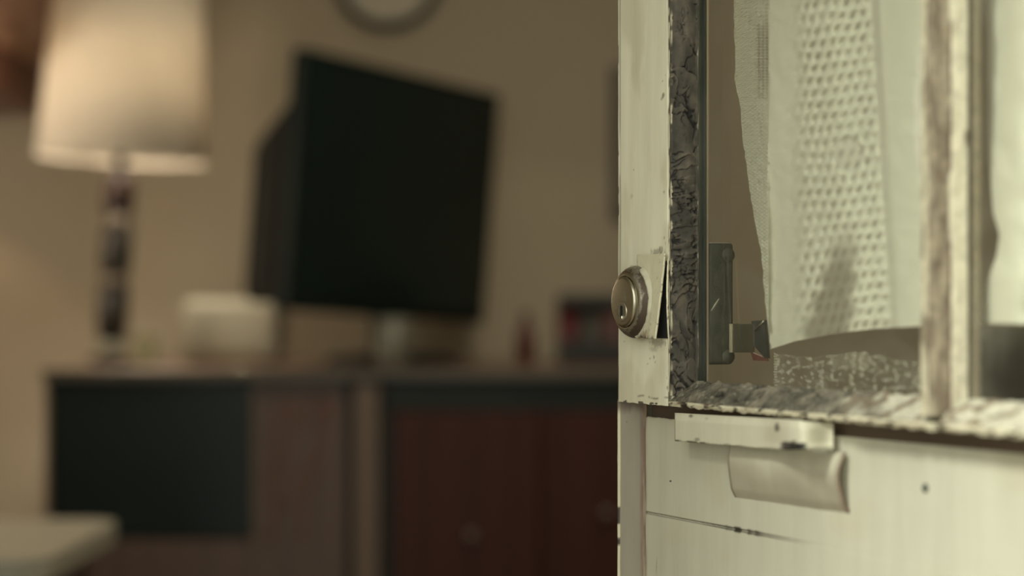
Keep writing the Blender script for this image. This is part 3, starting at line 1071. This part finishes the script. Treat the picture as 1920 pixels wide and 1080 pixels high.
def hem(px): return interp(HEM, px)


def c_left(s, y):
    # s in 0..1 selvedge fold, 1..2 body
    L = interp(LEFT, y) + 1.6 * fr(1, y * 0.05, 3, 3)
    F = FOLD + 2 + 1.5 * sin(y * 0.02)
    if s <= 1: px = L + (F - L) * s
    else: px = F + (1775 - F) * (s - 1)
    # rows end at the hem
    yy = y
    h = hem(px)
    if y > 400:
        k = (y - 400) / (660 - 400)
        yy = 400 + (h - 400) * k
    return px, yy


def waf(px, py):
    """waffle weave: rows of small upright hollows, each row stepped sideways, raised threads between"""
    x = px + 5 * fr(px * .012, py * .010, 3.0, 2)
    y = py + 5 * fr(px * .012, py * .010, 9.0, 2) + 0.10 * px
    r = y / 23.5
    c = (x + 8.5 * r) / 18.5
    dc, dr = c - round(c), r - round(r)
    return 1.0 - exp(-(dc / 0.27) ** 2 - (dr / 0.36) ** 2)


def sheer(px, py):
    """parts of the lace without pattern: a tall inverted V, an oval and a plain band near the fold"""
    v1 = 0.0
    if py > 395:
        k = (py - 395) / 245
        xl = 1584 - 84 * k + 5 * sin(py * .13)
        xr = 1612 - 18 * k + 5 * sin(py * .11)
        v1 = smooth(-14, 16, px - xl) * smooth(-14, 16, xr - px) * smooth(395, 520, py)
    e = ((px - 1590) / 28) ** 2 + ((py - 292) / 34) ** 2
    v2 = 0.75 * smooth(1.25, 0.75, e)
    v3 = 0.6 * smooth(1515, 1480, px + 12 * fr(1, py * .012, 3, 3)) if px > FOLD else 0
    return v1, v2, v3


def c_w(px, py):
    if px < FOLD:
        t = (FOLD - px) / 65
        w = -0.029 - 0.017 * t
        w += 0.0009 * sin(2 * pi * py / 7.0) * sin(2 * pi * px / 9.0) + 0.0008 * fr(px * .08, py * .05, 4, 3)
        return w
    w = -0.030 - 0.0035 * sin((px - 1441) / 60.0) - 0.002 * sin(py * .008 + px * .02)
    w -= 0.007 * smooth(1560, 1646, px - (py - 300) * 0.06) * smooth(1668, 1650, px - (py - 300) * 0.06)
    w += 0.006 * smooth(1655, 1740, px)
    v1, v2, v3 = sheer(px, py)
    pat = smooth(1480, 1520, px) * smooth(1662 + (py - 300) * .06, 1640 + (py - 300) * .06, px) * (1 - max(v1, v2))
    w += 0.0018 * pat * waf(px, py)
    w += 0.0004 * fr(px * 0.05, py * 0.03, 7, 3)
    return w


def c_cover(px, py):
    if px < FOLD:
        # knitted selvedge, an open ladder of threads near the fold at the top
        lad = smooth(1412, 1424, px) * smooth(215, 120, py) * smooth(20, 70, py)
        net = 0.5 + 0.5 * sin(2 * pi * py / 5.6) * 0.5 + 0.25 * sin(2 * pi * px / 7.5)
        base = 1.02 + 0.08 * fr(px * .2, py * .12, 2, 3)
        fine = 1 - 0.28 * smooth(.25, .7, fr(px * .09, py * .02, 5, 2)) * (0.5 + 0.5 * sin(2 * pi * py / 7))
        return max(0.15, min(1, base * fine * (1 - lad) + lad * (0.1 + 1.0 * max(0, net))))
    v1, v2, v3 = sheer(px, py)
    fold2 = smooth(1636 + (py - 300) * .06, 1654 + (py - 300) * .06, px)
    w = waf(px, py)
    pat = smooth(1480, 1520, px)
    dens = 0.90 + pat * 0.5 * (w - 0.80) * (0.8 + 0.9 * fr(px * .02, py * .015, 13, 2))
    dens = dens * (1 - 0.62 * v1) * (1 - 0.12 * v2)
    return max(0.08, min(1, dens + (1.0 - dens) * fold2))


cols = joinl(lin(0, 1, 26), [1 + x for x in lin(0, 0.66, 84)], [1 + x for x in lin(0.66, 1, 20)])
rows = joinl([-640, -400, -200], lin(-60, 400, 190), lin(400, 660, 110))
cur1 = curtain('lace_curtain', cols, rows, c_left, None, c_w, c_cover, None)
tag(cur1, 'cream waffle lace curtain with a curling selvedge beside the latch', 'curtain')


# lower lace edging behind it: sparse bright threads on a sheer net
def e_left(s, y):
    return 1451 + (1775 - 1451) * s + 1.2 * sin(y * 0.9) * (s < .02), y


def e_w(px, py): return -0.040 - 0.0015 * sin(px * .03) + 0.0003 * sin(px * .9)


def e_cover(px, py):
    top = 664 + 10 * smooth(1600, 1700, px) + 5 * sin(px * .03)
    if py < top: return 0.05
    xx = px + 5 * fr(px * .03, py * .05, 5, 2)
    cc = xx / 20.0
    colm = exp(-((cc - round(cc)) / 0.20) ** 2) * smooth(-0.35, 0.1, fr(round(cc) * 1.7, py * .03, 4, 2) + 0.05)
    blob = smooth(-0.15, 0.25, fr(px * .13, py * .17, 3, 2))
    th = colm * blob + 0.5 * smooth(0.12, 0.35, fr(px * .11, py * .13, 7, 3))
    if 1560 < px < 1630: th = max(th, 0.7 * smooth(0.2, 0.8, sin(2 * pi * (py + .2 * px) / 5.0)) * smooth(700, 690, py))
    if px < 1458: th = max(th, 0.5 + 0.5 * sin(py * 1.3))
    if py < top + 5: th = max(th, 0.45 * smooth(-.2, .5, fr(px * .1, 1, 6, 2)))
    return 0.05 + 0.55 * min(1, th)


o = curtain('lace_edging', lin(0, 1, 130), joinl([560], lin(608, 738, 80)), e_left, None, e_w, e_cover, None)
o.location = (0, 0, 0)
o.rotation_euler = (0, 0, 0)
o.parent = cur1
o['label'] = 'sparse net edging below the hem'


# second curtain behind the next pane
L2 = [(-700, 1852), (60, 1852), (300, 1854), (400, 1862), (440, 1874), (480, 1868), (540, 1846), (600, 1836), (640, 1836)]
cur2 = curtain('lace_curtain', lin(0, 1, 60), joinl([-640, -300], lin(-60, 606, 70)),
               lambda s, y: (interp(L2, y) + (2350 - interp(L2, y)) * s, y + 10 * s * smooth(400, 606, y)), None,
               lambda px, py: -0.030 - 0.006 * sin(px * .035 + .002 * py) + 0.002 * fr(px * .02, py * .01, 3, 3),
               lambda px, py: 0.97, None)
tag(cur2, 'plain white curtain behind the second pane beyond the glazing bar', 'curtain')
# rod that carries both curtains
rod = link('curtain_rod', tube([(0.05, 0.034, 1.31), (0.45, 0.034, 1.31), (0.80, 0.034, 1.31)], 0.004, 12), M['chrome'], door, True)
for x in (0.052, 0.798): link('rod_bracket', box(x - .004, x + .004, TH, 0.034, 1.303, 1.317, .001), M['chrome'], rod)

# ------------------------------------------------------------------ sideboard
SF, SB = 3.80, 4.55             # front and back
ST = 0.889                      # top


def sx(px): return (px - 960) / FP * SF
def sz(py): return CZ - (py - HY) / FP * SF


side = empty('sideboard', (-0.30, (SF + SB) / 2, 0), 0, 'long brown sideboard with black glass door and red doors under the television', 'sideboard')
off = -side.location


def sp(name, bm, mat, parent=side, sm=False, label=None):
    return link(name, shift(bm, off), mat, parent, sm, label)


x0, x1 = sx(80), sx(1247)
sp('top', box(x0, x1, SF - .012, SB, ST - .0185, ST, .003), M['top_wood'])
sp('top_edge', box(x0 + .001, x1 - .001, SF - .0145, SF - .0115, ST - .0185, ST - .0015, .001), M['edge_wood'], label='dark front edge of the top')
sp('side_panel', box(x0 + .004, sx(93), SF + .001, SB, 0.06, ST - .0185), M['post'], label='pale side panel')
sp('side_panel', box(x1 - .022, x1 - .004, SF + .001, SB, 0.06, ST - .0185), M['wood'])
sp('back_panel', box(x0 + .01, x1 - .01, SB - .012, SB - .004, 0.06, ST - .0185), M['wood'])
sp('bottom_panel', box(sx(93), x1 - .022, SF + .02, SB - .012, 0.06, 0.08), M['wood'])
bd = sp('glass_door', box(sx(96), sx(472), SF + .004, SF + .022, sz(1008), ST - .0195, .002), M['black_glass'], label='smoked black glass door')
k = lathe([(0, .012), (.006, .011), (.009, .006), (.006, .002), (.004, 0), (.004, -.004)], 20, axis='Y')
link('knob', shift(shift(k, (sx(453), SF - .012, sz(694) - .002)), off), M['knob'], bd, True)
dr = sp('drawer', box(sx(96), sx(472), SF + .004, SF + .022, 0.34, sz(1012), .003), M['wood'])
sp('drawer', box(sx(96), sx(472), SF + .004, SF + .022, 0.09, 0.335, .003), M['wood'])
sp('divider', box(sx(473), sx(484), SF + .001, SB - .012, .08, ST - .0185), M['post'])
# carved panel with raised sprays
cp = sp('carved_panel', box(sx(485), sx(648), SF + .008, SF + .022, .09, ST - .0195), M['wood'], label='brown panel with carved branching lines')
for (pts) in ([(505, 1018), (525, 900), (545, 820), (570, 745)], [(560, 1010), (575, 930), (590, 880), (612, 800), (625, 745)], [(515, 870), (510, 815), (530, 750), (545, 775), (560, 800)],
              [(540, 960), (560, 895), (585, 860), (605, 845)], [(585, 800), (600, 745), (610, 780)], [(520, 960), (500, 900), (512, 855)]):
    P = [Vector((sx(a), SF + .008, sz(b_))) for a, b_ in pts]
    Q = []
    for i in range(len(P) - 1):
        for q in range(5): Q.append(P[i].lerp(P[i + 1], q / 5))
    Q.append(P[-1])
    link('carved_line', shift(tube(Q, .0035, 6), off), M['red_rail'], cp, True)
sp('post', box(sx(664), sx(712), SF - .004, SF + .03, .06, ST - .0195, .004), M['post'], label='pale brown upright post')
sp('recess', box(sx(650), sx(735), SF + .03, SF + .034, .08, ST - .02), M['dark_green'])
sp('apron', box(sx(722), x1 - .022, SF + .002, SF + .02, sz(768), ST - .0195, .002), M['dark_green'], label='dark apron above the red doors')
sp('door_jamb', box(sx(722), sx(736), SF + .006, SF + .02, .09, sz(769)), M['dark_green'])
for (a, b_, kx, ky) in ((737, 1012, 884, 1004), (1014, 1240, 1137, 962)):
    d = sp('door', box(sx(a), sx(b_), SF + .004, SF + .02, .09, sz(770), .003), M['red_wood'], label='glossy red-brown door')
    k = lathe([(0, .016), (.007, .0145), (.009, .010), (.007, .005), (.004, .001), (.004, -.004)], 20, axis='Y')
    link('knob', shift(shift(k, (sx(kx), SF + .004, sz(ky))), off), M['dull_knob'], d, True)
for (lx, ly) in ((x0 + .03, SF + .04), (x1 - .03, SF + .04), (x0 + .03, SB - .04), (x1 - .03, SB - .04)):
    sp('leg', box(lx - .02, lx + .02, ly - .02, ly + .02, 0, .06, .003), M['wood'])

# ------------------------------------------------------------------ table lamp
LD = 4.20
lx = (207 - 960) / FP * LD
lamp = empty('table_lamp', (lx, LD, ST + .0028), 0, 'lit table lamp with cream shade and dark turned stem on the sideboard', 'lamp')


lamp.rotation_euler = (0, radians(2.9), 0)      # the lamp leans a little


def lz(py): return CZ - (py - HY) / FP * LD - ST


link('foot', lathe([(0, 0), (.045, 0), (.046, .006), (.040, .012), (.014, .016), (0, .016)], 32), M['lamp_wood'], lamp, True)
link('ball', lathe([(.026 * cos(a), lz(646) + .025 * sin(a)) for a in lin(-pi / 2 + .01, pi / 2 - .01, 16)], 28), simple('pale_glazed_ball', (0.42, 0.42, 0.32), 0.12, 0.05, 20, bump=0.0, spec=0.9, coat=0.6), lamp, True, 'pale glossy ball at the foot of the stem')
for (t, b_, mm) in ((331, 402, 'lamp_red'), (434, 510, 'lamp_wood'), (545, 620, 'lamp_wood')):
    z0, z1 = lz(b_), lz(t)
    link('stem_block', lathe([(0, z0), (.027, z0), (.031, z0 + .005), (.032, (z0 + z1) / 2), (.031, z1 - .005), (.027, z1), (0, z1)], 28), M[mm], lamp, True)
link('stem_core', lathe([(0, lz(640)), (.0285, lz(640)), (.0285, lz(331)), (0, lz(331))], 24), M['lamp_wood'], lamp, True)
for c in (418, 528):
    link('bead', lathe([(.0325 * cos(a), lz(c) + .0185 * sin(a)) for a in lin(-pi / 2 + .01, pi / 2 - .01, 14)], 28), simple('dull_steel_bead', (0.25, 0.22, 0.18), 0.35, .1, 40, metal=1.0), lamp, True, 'dull metal bead')
sh0, sh1 = lz(299), lz(299) + .37
shade = link('lamp_shade', lathe([(.1695, sh0), (.148, sh1)], 64), M['shade'], lamp, True)
solidify(shade, .0015, 0)
for (r, z) in ((.170, sh0), (.1485, sh1)):
    link('hem_ring', tube([(r * cos(a), r * sin(a), z) for a in lin(0, 2 * pi, 49)], .003, 6), M['shade'], shade, True)
link('socket', lathe([(0, lz(331)), (.012, lz(331)), (.012, sh0 + .06), (.016, sh0 + .07), (.016, sh0 + .10), (0, sh0 + .10)], 20), M['lamp_wood'], lamp, True)
link('bulb', lathe([(.012, sh0 + .10), (.012, sh0 + .115), (.018, sh0 + .145), (.020, sh0 + .16), (.016, sh0 + .18), (.008, sh0 + .19), (0, sh0 + .192)], 24), M['bulb'], lamp, True)
pl = bpy.data.lights.new('lamp_light', 'POINT')
pl.energy = 11.5
pl.color = (1.0, 0.86, 0.70)
pl.shadow_soft_size = 0.042
plo = bpy.data.objects.new('lamp_light', pl)
COL.objects.link(plo)
plo.parent = lamp
plo.location = (0, 0, sh0 + .165)

# ------------------------------------------------------------------ television
tl, tr_ = at(556, 318, 3.95), at(923, 392, 4.52)
mid = (tl + tr_) / 2 - Vector((0, 0, .010))
TW = (tr_ - tl).xy.length
THH = 0.505
yaw = math.atan2(tr_.y - tl.y, tr_.x - tl.x)
tv = empty('television', (mid.x, mid.y, ST + .0008), 0, 'dark flat television turned aside and tilted, standing on the sideboard', 'television')
head = bpy.data.objects.new('cabinet', None)
from mathutils import Matrix
R = Matrix.Rotation(yaw, 4, 'Z') @ Matrix.Rotation(radians(3.2), 4, 'X') @ Matrix.Rotation(radians(2.6), 4, 'Y')
T = Matrix.Translation((0, 0, mid.z - ST)) @ R


def tvp(name, bm, mat, label=None, parent=tv):
    bmesh.ops.transform(bm, matrix=T, verts=bm.verts)
    return link(name, bm, mat, parent, False, label)


bpy.data.objects.remove(head)
W2, H2 = TW / 2, THH / 2
tvp('bezel', box(-W2, W2, 0.0, 0.035, -H2, H2, .004), M['tv_black'])
tvp('screen', box(-W2 + .016, W2 - .016, -.0012, .004, -H2 + .026, H2 - .016), M['tv_screen'], 'blank dark screen')
bm = bmesh.new()
va = [bm.verts.new(p) for p in ((-W2 + .004, .034, -H2 + .01), (W2 - .10, .034, -H2 + .01), (W2 - .10, .034, H2 - .09), (-W2 + .004, .034, H2 - .09))]
vb = [bm.verts.new(p) for p in ((-W2 + .004, .125, -H2 + .01), (W2 - .16, .125, -H2 + .02), (W2 - .16, .125, H2 - .19), (-W2 + .004, .125, H2 - .19))]
bm.faces.new(va); bm.faces.new(vb[::-1])
for q in range(4): bm.faces.new((va[q], vb[q], vb[(q + 1) % 4], va[(q + 1) % 4]))
bmesh.ops.recalc_face_normals(bm, faces=bm.faces)
bmesh.ops.bevel(bm, geom=list(bm.edges), offset=.012, segments=2, affect='EDGES')
tvp('rear_housing', bm, M['tv_back'], 'deep rear housing')
zb = mid.z - ST - H2
link('stand_neck', box(-.062, -.012, -.0, .03, .012, zb + .04, .006), M['tv_black'], tv)
link('stand_base', shift(lathe([(0, 0), (.135, 0), (.138, .006), (.12, .014), (.03, .02), (0, .02)], 40), (-.02, .0, 0)), M['tv_black'], tv, True)

# ------------------------------------------------------------------ things on the sideboard
def on_top(px, d): return Vector(((px - 960) / FP * d, d, ST + .0008))


p = on_top(447, 4.36)
e = empty('radio', p, radians(-4), 'cream rounded plastic box between the lamp and the television', 'box')
link('case', box(-.112, .098, -.05, .05, .004, .132, .022, 4), M['off_white'], e, True)
for x in (-.085, .07): link('foot', box(x - .012, x + .012, -.03, .03, 0, .006, .002), M['rack_dark'], e)

p = on_top(272, 4.10)
gm = glass_mat('tumbler_glass', (0.9, 0.92, 0.85), 0.02)
o = link('tumbler', lathe([(0, 0), (.022, 0), (.024, .003), (.027, .058), (.0255, .058), (.0225, .006), (0, .005)], 32), gm, None, True)
o.location = p
tag(o, 'small clear glass tumbler right beside the lamp foot', 'glass')

p = on_top(735, 4.05)
e = empty('mug', p, 0, 'pale glazed mug under the television near its right corner', 'mug')
link('body', lathe([(0, 0), (.030, 0), (.034, .006), (.035, .094), (.032, .094), (.031, .008), (0, .006)], 32), M['dull_white'], e, True)
link('handle', tube([(.033, 0, .075), (.05, 0, .078), (.06, 0, .055), (.052, 0, .03), (.033, 0, .022)], .0045, 8), M['dull_white'], e, True)

p = on_top(985, 4.25)
e = empty('bottle', p, 0, 'small dark red bottle standing alone on the sideboard', 'bottle')
link('body', lathe([(0, 0), (.017, 0), (.019, .004), (.019, .058), (.015, .070), (.008, .078), (.008, .086), (0, .086)], 28), M['bottle_red'], e, True)
link('cap', lathe([(0, .082), (.0095, .082), (.0095, .102), (.008, .104), (0, .104)], 24), M['bottle_red'], e, True)

RD = 4.32
rx0, rx1 = (1046 - 960) / FP * RD, (1235 - 960) / FP * RD
e = empty('rack', ((rx0 + rx1) / 2, RD + .04, ST + .0008), 0, 'dark two-tier rack holding tins at the end of the sideboard', 'rack')
hw = (rx1 - rx0) / 2
rz1 = CZ - (552 - HY) / FP * RD - ST
link('top_board', box(-hw, hw, -.055, .055, rz1 - .026, rz1, .003), M['rack_dark'], e)
link('base_box', box(-hw, hw, -.06, .055, 0, .044, .003), M['rack_dark'], e)
link('back_board', box(-hw, hw, .045, .055, .044, rz1 - .026), M['grey_tin'], e)
link('side_board', box(hw - .006, hw, -.05, .045, .044, rz1 - .026), M['rack_dark'], e)
link('side_board', box(-hw, -hw + .004, .01, .045, .044, rz1 - .026), M['rack_dark'], e)
for (px, wd, ht, mm, nm, lab) in ((1067, .019, .074, 'red_tin', 'tin', 'red tin at the open end of the dark rack'),
                                  (1107, .016, .062, 'grey_tin', 'tin', 'grey-green tin between the red tin and pink carton'),
                                  (1150, .026, .068, 'pink_tin', 'carton', 'dull pink carton in the rack beside the door edge')):
    c = ((px - 960) / FP * (RD - .02), RD + .022, ST + .0455)
    if nm == 'tin':
        t = empty(nm, c, 0, lab, 'tin')
        link('body', lathe([(0, 0), (wd, 0), (wd + .001, .002), (wd, .004), (wd, ht - .012), (0, ht - .012)], 28), M[mm], t, True)
        link('lid', lathe([(0, ht - .012), (wd + .001, ht - .012), (wd + .001, ht - .002), (wd - .002, ht), (0, ht)], 28), M[mm], t, True)
    else:
        t = empty(nm, c, 0, lab, 'carton')
        link('body', box(-wd, wd, -.02, .02, 0, ht - .014, .001), M[mm], t)
        link('flap', box(-wd, wd, -.02, .02, ht - .0138, ht, .004), M[mm], t)

# ------------------------------------------------------------------ wall things
e = empty('wall_clock', (at(728, 0, YB).x, YB, at(735, 58, YB).z + .125), 0, 'round dark-rimmed clock on the wall above the television', 'clock')
link('rim', lathe([(.105, 0), (.125, 0), (.127, .012), (.122, .026), (.112, .030), (.106, .024), (.105, .006)], 64, axis='Y'), M['frame_dark'], e, True)
link('dial', lathe([(0, .010), (.107, .010), (.107, 0), (0, 0)], 64, axis='Y'), M['clock_face'], e)
link('hand', box(-.003, .003, -.013, -.011, -.015, .055), M['rack_dark'], e)
link('hand', box(-.015, .08, -.016, -.014, -.003, .003), M['rack_dark'], e)

a, b_ = at(1146, 128, YB), at(1275, 412, YB)
e = empty('framed_picture', ((a.x + b_.x) / 2, YB, (a.z + b_.z) / 2), 0, 'dark framed picture on the wall, mostly hidden by the door edge', 'picture')
hw, hh = (b_.x - a.x) / 2, (a.z - b_.z) / 2
bm = bmesh.new()
add_box(bm, -hw, -hw + .02, -.022, 0, -hh, hh, .002)
add_box(bm, hw - .02, hw, -.022, 0, -hh, hh, .002)
add_box(bm, -hw + .02, hw - .02, -.022, 0, -hh, -hh + .02, .002)
add_box(bm, -hw + .02, hw - .02, -.022, 0, hh - .02, hh, .002)
link('frame', bm, M['frame_dark'], e)
link('print', box(-hw + .018, hw - .018, -.010, -.006, -hh + .018, hh - .018), M['print'], e)

# wall cupboard high up on the left wall
CX = -1.05
e = empty('wall_cupboard', ((XL + CX) / 2, 4.1, 1.445), 0, 'red-brown wooden wall cupboard above and beyond the lamp shade', 'cupboard')
hw = (CX - XL) / 2
link('carcass', box(-hw, hw - .02, -.62, .645, 0.0, .75), M['red_rail'], e)
link('lower_rail', box(hw - .02, hw, -.62, .645, 0, .088, .003), M['red_rail'], e, label='dark red lower rail')
for (ya, yb) in ((-.615, -.20), (-.195, .22), (.225, .64)):
    d = link('door', box(hw - .018, hw + .004, ya, yb, .095, .745, .004), M['red_pale'], e)
    link('knob', shift(lathe([(0, .018), (.009, .015), (.009, .009), (.004, .004), (.004, 0)], 16), (0, 0, 0)), M['knob'], d, True).matrix_local = Matrix.Translation((hw + .003, ya + .04, .14)) @ Matrix.Rotation(pi / 2, 4, 'Y')
# puck lamp added under it to throw the arc of light on the wall
pk = empty('added_puck_light', (-1.25, 4.55, 1.445), 0, 'small puck lamp added under the red-brown wall cupboard to light the wall', 'lamp')
link('housing', lathe([(0, 0), (.03, 0), (.03, -.014), (.026, -.014), (.024, -.006), (0, -.006)], 28), M['knob'], pk, True)
link('lens', lathe([(0, -.006), (.023, -.006), (.023, -.009), (0, -.009)], 24), glow('added_puck_glow', (1, .72, .45), 4), pk)
spd = bpy.data.lights.new('added_puck_beam', 'SPOT')
spd.energy = 1.5
spd.color = (1.0, 0.64, 0.40)
spd.spot_size = radians(80)
spd.spot_blend = 0.25
spd.shadow_soft_size = 0.015
spo = bpy.data.objects.new('added_puck_beam', spd)
COL.objects.link(spo)
spo.parent = pk
spo.location = (0, 0, -.016)

# globe sconce added on the left wall, out of view, to brighten that side
sc = empty('added_wall_sconce', (XL, 3.75, 1.22), 0, 'small globe sconce added out of view on the left wall to brighten the room', 'lamp')
link('back_plate', shift(lathe([(0, 0), (.05, 0), (.05, .008), (0, .012)], 28, axis='Z'), (0, 0, 0)), M['knob'], sc, True).rotation_euler = (0, pi / 2, 0)
link('arm', tube([(.005, 0, 0), (.05, 0, -.01), (.08, 0, .02)], .006, 8), M['knob'], sc, True)
link('globe', shift(lathe([(.035 * cos(a), .035 * sin(a)) for a in lin(-pi / 2 + .01, pi / 2 - .01, 14)], 24), (.08, 0, .055)), glow('fill_globe', (1, .78, .52), 5), sc, True)
scd = bpy.data.lights.new('sconce_fill', 'POINT')
scd.energy = 18
scd.color = (1.0, 0.85, 0.67)
scd.shadow_soft_size = 0.045
sco = bpy.data.objects.new('sconce_fill', scd)
COL.objects.link(sco)
sco.parent = sc
sco.location = (.08, 0, .055)

# ------------------------------------------------------------------ pale table at the lower left
tz = 0.672
e = empty('side_table', (-1.015, 2.95, 0), 0, 'pale cream table with a rounded corner in front of the sideboard', 'table')
bm = bmesh.new()
outl = []
hw, hd, rc = 0.405, 0.27, 0.06
for (cx, cy, a0) in ((hw - rc, hd - rc, 0), (-hw + rc, hd - rc, 90), (-hw + rc, -hd + rc, 180), (hw - rc, -hd + rc, 270)):
    for q in range(9):
        an = radians(a0 + 90 * q / 8)
        outl.append((cx + rc * cos(an), cy + rc * sin(an)))
A = [bm.verts.new((x, y, tz)) for x, y in outl]
B = [bm.verts.new((x, y, tz - .03)) for x, y in outl]
bm.faces.new(A); bm.faces.new(B[::-1])
for q in range(len(A)): bm.faces.new((B[q], B[(q + 1) % len(A)], A[(q + 1) % len(A)], A[q]))
link('tabletop', bm, M['table_white'], e)
for sx_ in (-1, 1):
    for sy_ in (-1, 1):
        link('leg', box(sx_ * .34 - .02, sx_ * .34 + .02, sy_ * .21 - .02, sy_ * .21 + .02, 0, tz - .03, .004), M['post'], e)

# ------------------------------------------------------------------ dark armchair seen through the second pane
e = empty('armchair', (1.0, 3.1, 0), radians(0), 'dark grey upholstered armchair seen below the white curtain', 'armchair')
link('backrest', box(-.36, .36, -.12, .06, .38, .975, .04, 3), M['chair_cloth'], e, True)
link('seat', box(-.28, .28, .06, .60, .28, .46, .04, 3), M['chair_cloth'], e, True)
for s in (-1, 1):
    link('armrest', box(s * .32 - .05, s * .32 + .05, .02, .60, .16, .62, .035, 3), M['chair_cloth'], e, True)
    for yy in (-.06, .54): link('leg', box(s * .32 - .02, s * .32 + .02, yy - .02, yy + .02, 0, .17 if yy > 0 else .40, .003), M['wood'], e)
